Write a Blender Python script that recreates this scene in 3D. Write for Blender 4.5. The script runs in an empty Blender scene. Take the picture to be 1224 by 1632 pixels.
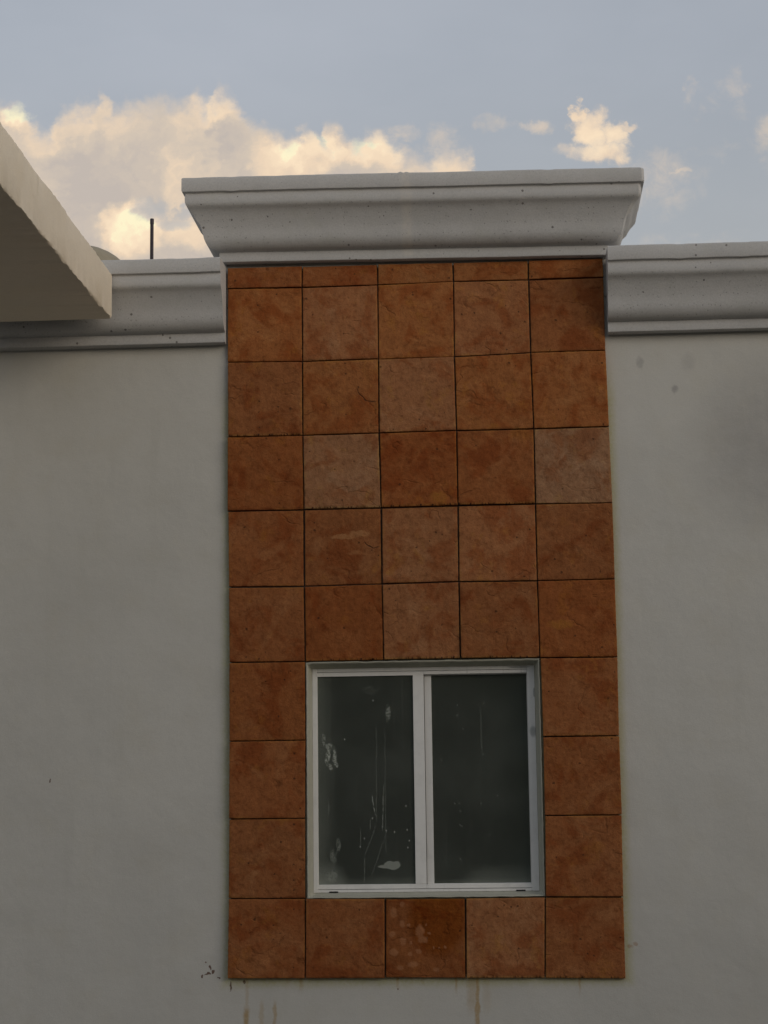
import bpy, math, random
from mathutils import Vector, Matrix, noise
random.seed(7)
R = math.radians
scene = bpy.context.scene
col = scene.collection

# ------------------------------------------------------------------ camera
cam_data = bpy.data.cameras.new('camera')
cam = bpy.data.objects.new('camera', cam_data)
col.objects.link(cam)
cam_data.sensor_fit = 'VERTICAL'
cam_data.sensor_height = 36.0
cam_data.lens = 3000.0 / 1632.0 * 36.0
cam_data.clip_start = 0.1
cam_data.clip_end = 3000
r_ = Vector((0.99752939, 0.06918041, -0.01221409))
u_ = Vector((0.02287878, -0.15553595, 0.98756525))
w_ = Vector((-0.06642044, 0.98540481, 0.15673444))
cam.matrix_world = Matrix(((r_.x, u_.x, -w_.x, 1.46906), (r_.y, u_.y, -w_.y, -9.66779),
                           (r_.z, u_.z, -w_.z, 1.53749), (0, 0, 0, 1)))
scene.camera = cam

# ------------------------------------------------------------------ light and exposure
SUN_AZ = R(130)      # measured from +Y towards +X: veiled evening sun low behind the viewer's right shoulder
SUN_EL = R(6)
EXPOSURE = 0.0
SKY = 0.10
scene.view_settings.view_transform = 'Standard'
scene.view_settings.look = 'None'
scene.view_settings.gamma = 1
scene.view_settings.exposure = EXPOSURE
sun_data = bpy.data.lights.new('sun', 'SUN')
sun_data.energy = 1.45
sun_data.angle = R(45)
sun_data.color = (1.0, 0.90, 0.77)
sun = bpy.data.objects.new('sun', sun_data)
col.objects.link(sun)
sd = Vector((math.sin(SUN_AZ) * math.cos(SUN_EL), math.cos(SUN_AZ) * math.cos(SUN_EL), math.sin(SUN_EL)))
sun.rotation_euler = sd.to_track_quat('Z', 'Y').to_euler()
sun.location = (15, -20, 12)


# ------------------------------------------------------------------ node helper
class NT:
    def __init__(self, tree):
        self.t = tree
        self.n = tree.nodes
        self.l = tree.links

    def put(self, sock, v):
        if isinstance(v, bpy.types.NodeSocket):
            self.l.new(v, sock)
        elif v is not None:
            if hasattr(sock, 'default_value'):
                if isinstance(v, (tuple, list)):
                    v = tuple(v)
                    if len(sock.default_value) == 4 and len(v) == 3:
                        v = v + (1,)
                    sock.default_value = v
                else:
                    try:
                        sock.default_value = v
                    except TypeError:
                        sock.default_value = [v] * len(sock.default_value)

    def node(self, typ, **kw):
        nd = self.n.new(typ)
        for k, v in kw.items():
            setattr(nd, k, v)
        return nd

    def m(self, op, a, b=None, c=None, clamp=False):
        nd = self.node('ShaderNodeMath', operation=op, use_clamp=clamp)
        self.put(nd.inputs[0], a)
        self.put(nd.inputs[1], b)
        self.put(nd.inputs[2], c)
        return nd.outputs[0]

    def vm(self, op, a, b=None):
        nd = self.node('ShaderNodeVectorMath', operation=op)
        self.put(nd.inputs[0], a)
        self.put(nd.inputs[1], b)
        return nd.outputs[0]

    def ss(self, v, a, b, lo=0.0, hi=1.0):
        nd = self.node('ShaderNodeMapRange', interpolation_type='SMOOTHSTEP')
        for i, x in enumerate((v, a, b, lo, hi)):
            self.put(nd.inputs[i], x)
        return nd.outputs[0]

    def noise(self, vec, scale, detail=4.0, rough=0.55, dist=0.0, ntype='FBM', dim='3D'):
        nd = self.node('ShaderNodeTexNoise', noise_dimensions=dim, noise_type=ntype)
        self.put(nd.inputs['Vector'], vec)
        self.put(nd.inputs['Scale'], scale)
        self.put(nd.inputs['Detail'], detail)
        self.put(nd.inputs['Roughness'], rough)
        self.put(nd.inputs['Distortion'], dist)
        return nd

    def mix(self, f, a, b, blend='MIX'):
        nd = self.node('ShaderNodeMix', data_type='RGBA', blend_type=blend)
        self.put(nd.inputs[0], f)
        self.put(nd.inputs[6], a)
        self.put(nd.inputs[7], b)
        return nd.outputs[2]

    def scalev(self, vec, s):
        return self.vm('MULTIPLY', vec, s)

    def sep(self, v):
        nd = self.node('ShaderNodeSeparateXYZ')
        self.put(nd.inputs[0], v)
        return nd.outputs

    def comb(self, x, y, z):
        nd = self.node('ShaderNodeCombineXYZ')
        self.put(nd.inputs[0], x)
        self.put(nd.inputs[1], y)
        self.put(nd.inputs[2], z)
        return nd.outputs[0]

    def blob(self, x, y, cx, cy, rx, ry, soft=1.0):
        """1 in the middle of an ellipse, 0 at its rim."""
        a = self.m('DIVIDE', self.m('SUBTRACT', x, cx), rx)
        b = self.m('DIVIDE', self.m('SUBTRACT', y, cy), ry)
        d = self.m('ADD', self.m('MULTIPLY', a, a), self.m('MULTIPLY', b, b))
        return self.ss(d, 1.0, 1.0 - soft)

    def mx(self, lst):
        o = lst[0]
        for k in lst[1:]:
            o = self.m('MAXIMUM', o, k)
        return o

    def bump(self, h, strength, dist, normal=None):
        nd = self.node('ShaderNodeBump')
        self.put(nd.inputs['Height'], h)
        nd.inputs['Strength'].default_value = strength
        nd.inputs['Distance'].default_value = dist
        self.put(nd.inputs['Normal'], normal)
        return nd.outputs[0]


# ------------------------------------------------------------------ sky with its evening clouds
world = bpy.data.worlds.new('World')
scene.world = world
world.use_nodes = True
world.cycles.sampling_method = 'MANUAL'
world.cycles.sample_map_resolution = 256
W = NT(world.node_tree)
W.n.clear()
wout = W.node('ShaderNodeOutputWorld')
bg = W.node('ShaderNodeBackground')
bg.inputs['Strength'].default_value = SKY
W.l.new(bg.outputs[0], wout.inputs[0])
skyt = W.node('ShaderNodeTexSky', sky_type='NISHITA')
skyt.sun_disc = False
skyt.sun_elevation = SUN_EL
skyt.sun_rotation = SUN_AZ
skyt.air_density = 1.0
skyt.dust_density = 2.0
skyt.ozone_density = 1.2
tc = W.node('ShaderNodeTexCoord').outputs['Generated']
dx, dy, dz = W.sep(tc)
ysafe = W.m('MAXIMUM', dy, 0.05)
U0 = W.m('DIVIDE', dx, ysafe)
V0 = W.m('DIVIDE', dz, ysafe)
uv0 = W.comb(U0, V0, 0.0)
# domain warp makes the billows
wa = W.noise(uv0, 30, 3, 0.55)
wb = W.noise(uv0, 95, 4, 0.6)
off = W.vm('ADD', W.scalev(W.vm('SUBTRACT', wa.outputs['Color'], (0.5, 0.5, 0.5)), (0.026, 0.026, 0)),
           W.scalev(W.vm('SUBTRACT', wb.outputs['Color'], (0.5, 0.5, 0.5)), (0.017, 0.017, 0)))
uvw = W.vm('ADD', uv0, off)
U, V, _ = W.sep(uvw)
outline = [(-0.3555, 0.4069), (-0.315, 0.3922), (-0.2972, 0.4026), (-0.2826, 0.3984), (-0.2725, 0.3991), (-0.2662, 0.3922),
           (-0.26, 0.3845), (-0.2553, 0.3843), (-0.2501, 0.3923), (-0.2393, 0.3949), (-0.2285, 0.3937), (-0.224, 0.4019),
           (-0.2178, 0.3922), (-0.2053, 0.3943), (-0.191, 0.3967), (-0.1785, 0.3943), (-0.1706, 0.3966), (-0.1625, 0.3926),
           (-0.1589, 0.3994), (-0.1518, 0.3987), (-0.1447, 0.3919), (-0.1394, 0.3836), (-0.1288, 0.3766), (-0.12, 0.3733),
           (-0.114, 0.3709), (-0.1076, 0.3790), (-0.1023, 0.3767), (-0.0978, 0.3703), (-0.0935, 0.3799), (-0.0872, 0.3787),
           (-0.0823, 0.3722), (-0.076, 0.3694), (-0.069, 0.377), (-0.0627, 0.3726), (-0.0568, 0.3665), (-0.0499, 0.3626),
           (-0.044, 0.3625), (-0.0378, 0.3600), (-0.0332, 0.3635), (-0.0266, 0.3650), (-0.0196, 0.3625), (-0.0155, 0.3530),
           (-0.0121, 0.3388), (-0.0009, 0.2954), (0.0327, 0.2731)]
fc = W.node('ShaderNodeFloatCurve')
cm = fc.mapping
cm.use_clip = False
cpts = [((x + 0.36) / 0.40, (y - 0.25) / 0.17) for x, y in outline]
cv = cm.curves[0]
cv.points[0].location = cpts[0]
cv.points[1].location = cpts[-1]
for p in cpts[1:-1]:
    cv.points.new(*p)
cm.update()
W.put(fc.inputs['Value'], W.m('DIVIDE', W.m('ADD', U, 0.36), 0.40, clamp=True))
H = W.m('ADD', W.m('MULTIPLY', fc.outputs[0], 0.17), 0.25)
depth = W.m('SUBTRACT', H, V)                       # how far below the cloud's top
fine = W.noise(uv0, 60, 6, 0.62).outputs['Fac']
soft = W.m('ADD', depth, W.m('MULTIPLY', W.m('SUBTRACT', fine, 0.5), 0.010))
main = W.ss(soft, -0.0050, 0.0125)
main = W.m('MULTIPLY', main, W.ss(U, 0.03, -0.01))
hole = W.mx([W.blob(U, V, -0.1935, 0.3355, 0.014, 0.010), W.blob(U, V, -0.182, 0.327, 0.012, 0.008),
             W.blob(U, V, -0.170, 0.3325, 0.018, 0.006)])
main = W.m('MULTIPLY', main, W.m('SUBTRACT', 1.0, W.m('MULTIPLY', hole, 0.62)))
sb = [W.m('MULTIPLY', W.blob(U, V, *b[:4]), b[4]) for b in (
    (0.0545, 0.3560, 0.021, 0.012, 0.95), (0.0420, 0.3570, 0.018, 0.008, 0.62), (0.0500, 0.3700, 0.013, 0.017, 1.0), (0.0465, 0.3810, 0.006, 0.008, 1.0),
    (0.0620, 0.3670, 0.013, 0.012, 0.95), (0.0720, 0.3700, 0.009, 0.004, 0.7), (0.0190, 0.3735, 0.015, 0.008, 0.60), (-0.0060, 0.3760, 0.017, 0.007, 0.40), (-0.0560, 0.3740, 0.016, 0.009, 0.50),
    (-0.0330, 0.3705, 0.013, 0.015, 0.50), (0.0840, 0.3400, 0.034, 0.026, 0.42), (0.0985, 0.3435, 0.007, 0.004, 0.6),
    (0.1500, 0.3640, 0.016, 0.024, 0.55), (0.1280, 0.3860, 0.010, 0.020, 0.36), (0.1140, 0.3800, 0.012, 0.007, 0.30), (0.1040, 0.3890, 0.004, 0.017, 0.34), (0.1200, 0.3560, 0.030, 0.004, 0.2), (0.1000, 0.2980, 0.050, 0.014, 0.30))]
small = W.mx(sb)
sfine = W.noise(uv0, 85, 6, 0.66, 0.5).outputs['Fac']
small = W.m('MULTIPLY', small, W.ss(W.m('ADD', small, W.m('MULTIPLY', W.m('SUBTRACT', sfine, 0.5), 1.6)), -0.02, 0.92), clamp=True)
mask = W.m('MAXIMUM', main, small)
# thin veil of high cloud, everywhere
veil = W.noise(W.scalev(tc, (1.0, 1.0, 2.2)), 3.2, 5, 0.6).outputs['Fac']
# cloud colour: cream where the low sun reaches it, mauve grey where the cloud is thick
bl = W.noise(W.vm('ADD', uv0, W.scalev(off, (1.6, 1.6, 0))), 24, 6, 0.55).outputs['Fac']
topg = W.ss(depth, 0.030, 0.0)
bright = W.mx([W.blob(U, V, *b[:4]) if len(b) < 5 else W.m('MULTIPLY', W.blob(U, V, *b[:4]), b[4]) for b in (
    (-0.2060, 0.3200, 0.026, 0.022, 1.35), (-0.2720, 0.3930, 0.014, 0.012, 1.1), (-0.0690, 0.3650, 0.020, 0.016, 0.75),
    (-0.0250, 0.3560, 0.018, 0.014, 0.45), (-0.1180, 0.3520, 0.030, 0.022, 0.8), (-0.1700, 0.3200, 0.026, 0.016, 0.85),
    (-0.1540, 0.3900, 0.022, 0.010, 0.5), (-0.1000, 0.3650, 0.018, 0.016, 0.5), (0.0545, 0.3640, 0.024, 0.020, 0.35))])
lum = W.m('ADD', W.m('MULTIPLY', topg, 0.30), W.m('MULTIPLY', bright, 0.62))
lum = W.m('ADD', lum, W.m('ADD', 0.19, W.m('MULTIPLY', W.m('SUBTRACT', bl, 0.5), 1.5)), clamp=True)
cr = W.node('ShaderNodeValToRGB')
W.put(cr.inputs[0], lum)
e = cr.color_ramp.elements
CS = 1.0 / SKY
def cc(c): return tuple(v for v in c) + (1,)
e[0].position = 0.0
e[0].color = cc((0.56, 0.495, 0.445))
e[1].position = 1.0
e[1].color = cc((1.02, 0.93, 0.63))
for ps, c in ((0.28, (0.67, 0.57, 0.47)), (0.60, (0.87, 0.685, 0.505)), (0.86, (0.99, 0.79, 0.565))):
    k = e.new(ps)
    k.color = cc(c)
ccol = W.mix(1.0, cr.outputs[0], (0.97 * CS, 0.97 * CS, 0.97 * CS), 'MULTIPLY')
haze_c = (0.502 * CS, 0.530 * CS, 0.590 * CS)
haze_c = W.mix(W.ss(dz, 0.40, 0.26), haze_c, (0.500 * CS, 0.512 * CS, 0.530 * CS))
base = W.mix(W.m('ADD', 0.55, W.m('MULTIPLY', veil, 0.35)), skyt.outputs[0], haze_c)
front = W.ss(dy, 0.10, 0.35)
W.put(bg.inputs['Color'], W.mix(W.m('MULTIPLY', mask, front), base, ccol))


# ------------------------------------------------------------------ materials
def mat(name):
    m = bpy.data.materials.new(name)
    m.use_nodes = True
    t = NT(m.node_tree)
    bs = t.n['Principled BSDF']
    co = t.node('ShaderNodeTexCoord').outputs['Object']
    return m, t, bs, co


def plaster(name, c, stains=True, bumps=0.35):
    m, t, bs, co = mat(name)
    X, Y, Z = t.sep(co)
    n1 = t.noise(co, 0.8, 5, 0.6).outputs['Fac']
    n2 = t.noise(co, 5.0, 5, 0.6).outputs['Fac']
    n3 = t.noise(co, 160, 3, 0.7).outputs['Fac']
    drip = t.noise(t.scalev(co, (9, 9, 0.9)), 1.0, 4, 0.6).outputs['Fac']
    c2 = tuple(v * 0.80 for v in c)
    trow = t.noise(t.scalev(t.vm('ADD', co, (3, 0, 1)), (2.2, 2.2, 5.0)), 3.0, 5, 0.6, 1.2).outputs['Fac']
    k = t.mix(t.ss(n1, 0.35, 0.7, 0, 0.45), c, c2)
    k = t.mix(t.ss(n2, 0.45, 0.8, 0, 0.30), k, tuple(v * q for v, q in zip(c, (0.9, 0.86, 0.76))))
    k = t.mix(t.ss(trow, 0.50, 0.68, 0, 0.08), k, tuple(v * 0.80 for v in c))
    k = t.mix(t.ss(trow, 0.46, 0.32, 0, 0.10), k, tuple(min(0.85, v * 1.12) for v in c))
    k = t.mix(t.ss(drip, 0.55, 0.85, 0, 0.35), k, tuple(v * q for v, q in zip(c, (0.80, 0.80, 0.78))))
    k = t.mix(t.ss(n3, 0.35, 0.70, 0, 0.28), k, tuple(v * 0.75 for v in c))
    if stains:
        nz = t.noise(co, 22, 4, 0.6).outputs['Color']
        cw = t.vm('ADD', co, t.scalev(t.vm('SUBTRACT', nz, (0.5, 0.5, 0.5)), (0.03, 0.0, 0.05)))
        x, _, z = t.sep(cw)
        fn = t.noise(co, 70, 4, 0.7).outputs['Fac']
        # grout haze and damp round the tiled panel
        ddx = t.m('SUBTRACT', t.m('ABSOLUTE', t.m('SUBTRACT', x, 0.998)), 1.0)
        ddz = t.m('SUBTRACT', 0.70, z)
        dd = t.m('MAXIMUM', ddx, ddz)
        halo = t.m('MULTIPLY', t.ss(dd, 0.055, 0.0), t.ss(fn, 0.2, 0.7, 0.35, 0.95))
        halo = t.m('MULTIPLY', halo, t.ss(Z, 3.9, 3.6))
        k = t.mix(halo, k, (0.42, 0.41, 0.24))
        # ochre runs below the tiles: x, top, bottom, half width, strength
        runs = ((0.090, 0.72, 0.40, 0.014, 0.30), (0.088, 0.57, 0.35, 0.022, 0.80), (0.165, 0.60, 0.40, 0.018, 0.35), (0.232, 0.60, 0.40, 0.014, 0.55),
                (0.365, 0.74, 0.62, 0.014, 0.6), (0.300, 0.74, 0.63, 0.020, 0.3), (0.855, 0.74, 0.625, 0.011, 0.9),
                (0.925, 0.74, 0.66, 0.010, 0.6), (0.985, 0.74, 0.65, 0.014, 0.7), (1.148, 0.74, 0.60, 0.009, 0.6),
                (1.252, 0.74, 0.38, 0.017, 0.75), (1.225, 0.74, 0.50, 0.035, 0.35), (1.30, 0.73, 0.50, 0.030, 0.18), (1.765, 0.74, 0.60, 0.009, 0.6))
        rl = []
        for (cx, zt, zb, hw, s) in runs:
            a = t.ss(t.m('ABSOLUTE', t.m('SUBTRACT', x, cx)), hw, hw * 0.2)
            b = t.m('MULTIPLY', t.ss(z, zb, zb + 0.10), t.ss(z, zt + 0.02, zt - 0.04))
            rl.append(t.m('MULTIPLY', t.m('MULTIPLY', a, b), s))
        k = t.mix(t.m('MULTIPLY', t.mx(rl), t.ss(fn, 0.1, 0.6, 0.5, 1.0)), k, (0.36, 0.235, 0.085))
        # dried brown splashes
        sp = [(0.0085, 0.668, 0.008, 0.030), (0.0745, 0.690, 0.008, 0.016), (-0.118, 0.790, 0.006, 0.006), (-0.095, 0.765, 0.006, 0.020),
              (-0.083, 0.742, 0.008, 0.012), (-0.108, 0.728, 0.022, 0.007), (-0.137, 0.722, 0.008, 0.011), (-0.055, 0.715, 0.012, 0.006),
              (0.855, 0.650, 0.005, 0.005), (-0.930, 1.712, 0.004, 0.012)]
        spm = t.mx([t.blob(x, z, *s, 0.7) for s in sp])
        k = t.mix(t.m('MULTIPLY', spm, t.ss(fn, 0.3, 0.55, 0.35, 0.9)), k, (0.10, 0.045, 0.025))
        osp = t.mx([t.blob(x, z, 2.050, 0.868, 0.014, 0.012, 0.9), t.blob(x, z, 2.02, 0.855, 0.022, 0.012, 0.9)])
        k = t.mix(t.m('MULTIPLY', osp, 0.45), k, (0.30, 0.15, 0.06))
        # grey scuffs on the right hand wall
        sm = t.mx([t.m('MULTIPLY', t.blob(x, z, *s[:4]), s[4]) for s in (
            (3.05, 3.38, 0.75, 0.60, 0.36), (2.90, 3.70, 0.20, 0.18, 0.22), (2.345, 3.695, 0.022, 0.030, 0.5), (2.170, 3.845, 0.030, 0.040, 0.42),
            (2.42, 3.84, 0.05, 0.06, 0.18), (0.9, 0.2, 0.9, 0.3, 0.2)  )])
        k = t.mix(t.m('MULTIPLY', sm, t.ss(t.noise(co, 16, 5, 0.65).outputs['Fac'], 0.3, 0.65, 0.8, 1.1)), k, (0.20, 0.19, 0.195))
        t.put(bs.inputs['Roughness'], 0.92)
    t.put(bs.inputs['Base Color'], k)
    bs.inputs['Roughness'].default_value = 0.92
    bs.inputs['Specular IOR Level'].default_value = 0.2
    big = t.noise(co, 2.2, 3, 0.5).outputs['Fac']
    b1 = t.bump(big, 0.6, 0.020)
    b2 = t.bump(t.noise(co, 14, 4, 0.6).outputs['Fac'], bumps, 0.006, b1)
    t.put(bs.inputs['Normal'], t.bump(n3, bumps, 0.0022, b2))
    return m


M_wall = plaster('wall_plaster', (0.545, 0.532, 0.49))
M_slab = plaster('slab_plaster', (0.79, 0.70, 0.565), False, 0.7)
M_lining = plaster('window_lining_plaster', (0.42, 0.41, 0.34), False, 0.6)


def stone_mat():
    m, t, bs, co = mat('cast_stone')
    X, Y, Z = t.sep(co)
    c = (0.515, 0.507, 0.495)
    n1 = t.noise(co, 3.0, 5, 0.6).outputs['Fac']
    n3 = t.noise(co, 130, 3, 0.75).outputs['Fac']
    k = t.mix(t.ss(n1, 0.4, 0.75, 0, 0.5), c, tuple(v * 0.84 for v in c))
    k = t.mix(t.ss(n3, 0.35, 0.8, 0, 0.45), k, tuple(v * 0.62 for v in c))
    # paler smear of mortar over the joint in the middle of the crown
    jn = t.m('ADD', X, t.m('MULTIPLY', t.m('SUBTRACT', t.noise(co, 12, 3).outputs['Fac'], 0.5), 0.03))
    j = t.m('MULTIPLY', t.ss(t.m('ABSOLUTE', t.m('SUBTRACT', jn, 0.965)), 0.040, 0.012), t.ss(Z, 4.42, 4.46))
    k = t.mix(t.m('MULTIPLY', j, t.ss(t.noise(co, 40, 3).outputs['Fac'], 0.3, 0.7, 0.2, 0.55)), k, (0.60, 0.56, 0.50))
    # air holes
    vo = t.node('ShaderNodeTexVoronoi')
    t.put(vo.inputs['Vector'], co)
    vo.inputs['Scale'].default_value = 26
    rnd = t.sep(vo.outputs['Color'])[0]
    rad = t.ss(rnd, 0.55, 1.0, 0.04, 0.17)
    pit = t.m('MULTIPLY', t.m('LESS_THAN', vo.outputs['Distance'], rad), t.m('GREATER_THAN', rnd, t.ss(t.noise(co, 2.3, 2).outputs['Fac'], 0.40, 0.62, 0.99, 0.78)))
    vo2 = t.node('ShaderNodeTexVoronoi')
    t.put(vo2.inputs['Vector'], co)
    vo2.inputs['Scale'].default_value = 75
    rnd2 = t.sep(vo2.outputs['Color'])[1]
    pit2 = t.m('MULTIPLY', t.m('LESS_THAN', vo2.outputs['Distance'], t.ss(rnd2, 0.7, 1.0, 0.12, 0.30)), t.m('GREATER_THAN', rnd2, 0.72))
    k = t.mix(t.m('MULTIPLY', pit2, 0.45), k, (0.16, 0.15, 0.15))
    k = t.mix(t.m('MULTIPLY', pit, 0.85), k, (0.14, 0.13, 0.125))
    # algae tinge
    k = t.mix(t.ss(t.noise(co, 7, 5, 0.65).outputs['Fac'], 0.5, 0.8, 0, 0.28), k, (0.42, 0.42, 0.36))
    t.put(bs.inputs['Base Color'], k)
    bs.inputs['Roughness'].default_value = 0.95
    bs.inputs['Specular IOR Level'].default_value = 0.15
    b1 = t.bump(t.noise(co, 9, 4, 0.6).outputs['Fac'], 0.4, 0.006)
    hh = t.m('SUBTRACT', n3, t.m('ADD', t.m('MULTIPLY', pit, 2.0), pit2))
    t.put(bs.inputs['Normal'], t.bump(hh, 0.45, 0.002, b1))
    return m


M_stone = stone_mat()


def tile_mat():
    m, t, bs, co = mat('clay_tile')
    tone = t.node('ShaderNodeVertexColor', layer_name='tone').outputs['Color']
    seednode = t.node('ShaderNodeVertexColor', layer_name='seed')
    seedn = seednode.outputs['Color']
    seedna = seednode.outputs['Alpha']
    X, Y, Z = t.sep(co)
    offv = t.scalev(seedn, (37.0, 53.0, 41.0))
    c = t.vm('ADD', co, offv)                          # each tile has its own clouding
    s1, s2, s3 = t.sep(seedn)
    n1 = t.noise(c, 5.5, 5, 0.62, 0.6).outputs['Fac']
    n2 = t.noise(t.vm('ADD', c, (9, 3, 1)), 9.0, 6, 0.66, 0.3).outputs['Fac']
    n3 = t.noise(t.vm('ADD', c, (2, 8, 5)), 4.2, 5, 0.62, 1.0).outputs['Fac']
    nf = t.noise(c, 48, 5, 0.7).outputs['Fac']
    nm = t.noise(t.vm('ADD', c, (4, 1, 7)), 19, 5, 0.68, 0.4).outputs['Fac']
    ng = t.noise(c, 190, 2, 0.7).outputs['Fac']
    uvn = t.node('ShaderNodeUVMap', uv_map='UVMap').outputs[0]
    fu, fv, _z = t.sep(uvn)
    ed = t.m('MINIMUM', t.m('MINIMUM', fu, t.m('SUBTRACT', 1.0, fu)), t.m('MINIMUM', fv, t.m('SUBTRACT', 1.0, fv)))
    k = tone
    k = t.mix(t.ss(n1, 0.47, 0.62, 0, 0.75), k, t.mix(1.0, tone, (0.76, 0.52, 0.38), 'MULTIPLY'))       # bare red clay
    k = t.mix(t.ss(n3, 0.52, 0.66, 0, 0.70), k, t.mix(1.0, tone, (1.14, 1.30, 1.45), 'MULTIPLY'))       # dusty bloom
    k = t.mix(t.ss(n2, 0.55, 0.70, 0, 0.60), k, t.mix(1.0, tone, (1.15, 1.22, 0.78), 'MULTIPLY'))       # ochre
    k = t.mix(t.ss(nm, 0.50, 0.66, 0, 0.42), k, t.mix(1.0, k, (0.66, 0.60, 0.58), 'MULTIPLY'))
    k = t.mix(t.ss(nm, 0.47, 0.34, 0, 0.55), k, t.mix(1.0, k, (1.20, 1.28, 1.30), 'MULTIPLY'))
    k = t.mix(t.ss(nf, 0.50, 0.66, 0, 0.60), k, t.mix(1.0, k, (0.60, 0.52, 0.48), 'MULTIPLY'))
    k = t.mix(t.ss(nf, 0.46, 0.33, 0, 0.42), k, t.mix(1.0, k, (1.25, 1.30, 1.25), 'MULTIPLY'))
    # chafed, ochre arrises and a dirty lower edge
    rub = t.m('MULTIPLY', t.ss(t.m('ADD', ed, t.m('MULTIPLY', t.m('SUBTRACT', nm, 0.5), 0.10)), 0.035, 0.0), t.ss(n3, 0.42, 0.60))
    k = t.mix(t.m('MULTIPLY', rub, 0.6), k, t.mix(1.0, tone, (1.25, 1.45, 1.0), 'MULTIPLY'))
    dirt = t.m('MULTIPLY', t.ss(t.m('ADD', fv, t.m('MULTIPLY', t.m('SUBTRACT', nf, 0.5), 0.08)), 0.045, 0.0), t.ss(n1, 0.44, 0.58))
    k = t.mix(t.m('MULTIPLY', dirt, 0.6), k, t.mix(1.0, tone, (0.40, 0.34, 0.32), 'MULTIPLY'))
    k = t.mix(t.ss(ng, 0.35, 0.80, 0, 0.5), k, t.mix(1.0, tone, (0.70, 0.66, 0.62), 'MULTIPLY'))
    # hairline folds in the pressed clay
    fw = t.vm('ADD', c, t.scalev(t.noise(c, 7, 3, 0.6).outputs['Color'], (0.16, 0.16, 0.10)))
    rn = t.noise(t.scalev(fw, (2.6, 2.6, 4.2)), 1.0, 2, 0.5).outputs['Fac']
    ridge = t.ss(t.m('ABSOLUTE', t.m('SUBTRACT', rn, 0.5)), 0.016, 0.0)
    gate = t.ss(t.noise(t.vm('ADD', c, (5, 5, 9)), 6.0, 2).outputs['Fac'], 0.47, 0.62)
    fold = t.m('MULTIPLY', ridge, gate)
    k = t.mix(t.m('MULTIPLY', t.m('MULTIPLY', fold, t.ss(nf, 0.35, 0.6, 0.3, 1.0)), 0.24), k, t.mix(1.0, tone, (0.30, 0.24, 0.22), 'MULTIPLY'))
    # torn, pitted lower edge on some tiles; shade in the pits is painted dark
    pa = t.m('SUBTRACT', 1.0, seedna)
    tn = t.noise(t.comb(t.m('ADD', t.m('MULTIPLY', fu, 26.0), t.m('MULTIPLY', s1, 40.0)), t.m('MULTIPLY', fv, 6.0), 0.0), 1.0, 3, 0.7).outputs['Fac']
    tooth = t.m('MULTIPLY', t.m('MULTIPLY', t.ss(tn, 0.53, 0.58), t.ss(t.m('ADD', fv, t.m('MULTIPLY', t.m('SUBTRACT', tn, 0.6), -0.12)), 0.030, 0.016)), pa)
    lip = t.m('MULTIPLY', t.m('MULTIPLY', t.ss(tn, 0.56, 0.50), t.ss(fv, 0.040, 0.012)), pa)
    k = t.mix(t.m('MULTIPLY', lip, 0.5), k, t.mix(1.0, tone, (1.2, 1.5, 1.2), 'MULTIPLY'))
    k = t.mix(t.m('MULTIPLY', tooth, 0.85), k, (0.030, 0.014, 0.010))
    # small pits
    vo = t.node('ShaderNodeTexVoronoi')
    t.put(vo.inputs['Vector'], t.vm('ADD', c, t.scalev(t.noise(c, 70, 3, 0.6).outputs['Color'], (0.014, 0.014, 0.010))))
    vo.inputs['Scale'].default_value = 30
    rnd = t.sep(vo.outputs['Color'])[0]
    pit = t.m('MULTIPLY', t.m('LESS_THAN', vo.outputs['Distance'], t.ss(rnd, 0.8, 1.0, 0.05, 0.19)), t.m('GREATER_THAN', rnd, 0.90))
    k = t.mix(t.m('MULTIPLY', pit, 0.7), k, (0.05, 0.022, 0.012))
    # cement splashes and a wet dark patch on the tile below the window
    nz = t.noise(co, 30, 3, 0.6).outputs['Color']
    x, _, z = t.sep(t.vm('ADD', co, t.scalev(t.vm('SUBTRACT', nz, (0.5, 0.5, 0.5)), (0.030, 0, 0.030))))
    wet = t.blob(x, z, 1.06, 1.0, 0.17, 0.22, 0.6)
    k = t.mix(t.m('MULTIPLY', wet, t.m('MULTIPLY', t.m('GREATER_THAN', X, 0.797), t.m('MULTIPLY', t.m('LESS_THAN', Z, 1.094), t.m('LESS_THAN', X, 1.199)))), k,
              t.mix(1.0, k, (0.80, 0.62, 0.30), 'MULTIPLY'))
    sp = ((0.885, 1.072, 0.014, 0.018), (0.840, 1.03, 0.022, 0.03), (0.882, 0.972, 0.017, 0.022), (0.917, 0.965, 0.012, 0.012), (0.972, 0.935, 0.026, 0.040),
          (0.985, 0.895, 0.028, 0.025), (1.003, 0.968, 0.009, 0.009), (1.018, 0.930, 0.010, 0.010), (0.888, 0.890, 0.020, 0.024), (0.925, 0.880, 0.009, 0.009),
          (0.832, 0.925, 0.022, 0.020), (0.965, 0.838, 0.016, 0.012), (0.920, 0.825, 0.013, 0.013), (1.040, 0.855, 0.007, 0.007), (1.065, 0.853, 0.007, 0.007),
          (1.098, 0.858, 0.009, 0.009), (0.935, 0.775, 0.030, 0.018), (1.050, 0.745, 0.022, 0.016), (0.840, 0.835, 0.026, 0.020), (0.870, 0.755, 0.02, 0.014))
    spm = t.mx([t.blob(x, z, *s, 0.75) for s in sp])
    k = t.mix(t.m('MULTIPLY', spm, 0.70), k, (0.33, 0.145, 0.066))
    # pale worn scar with a curl beside it
    sc = t.mx([t.blob(x, z, 0.610, 2.950, 0.090, 0.016, 0.6), t.blob(x, z, 0.690, 2.965, 0.060, 0.018, 0.6), t.m('MULTIPLY', t.blob(x, z, 0.66, 2.865, 0.05, 0.014, 0.9), 0.5)])
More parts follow.
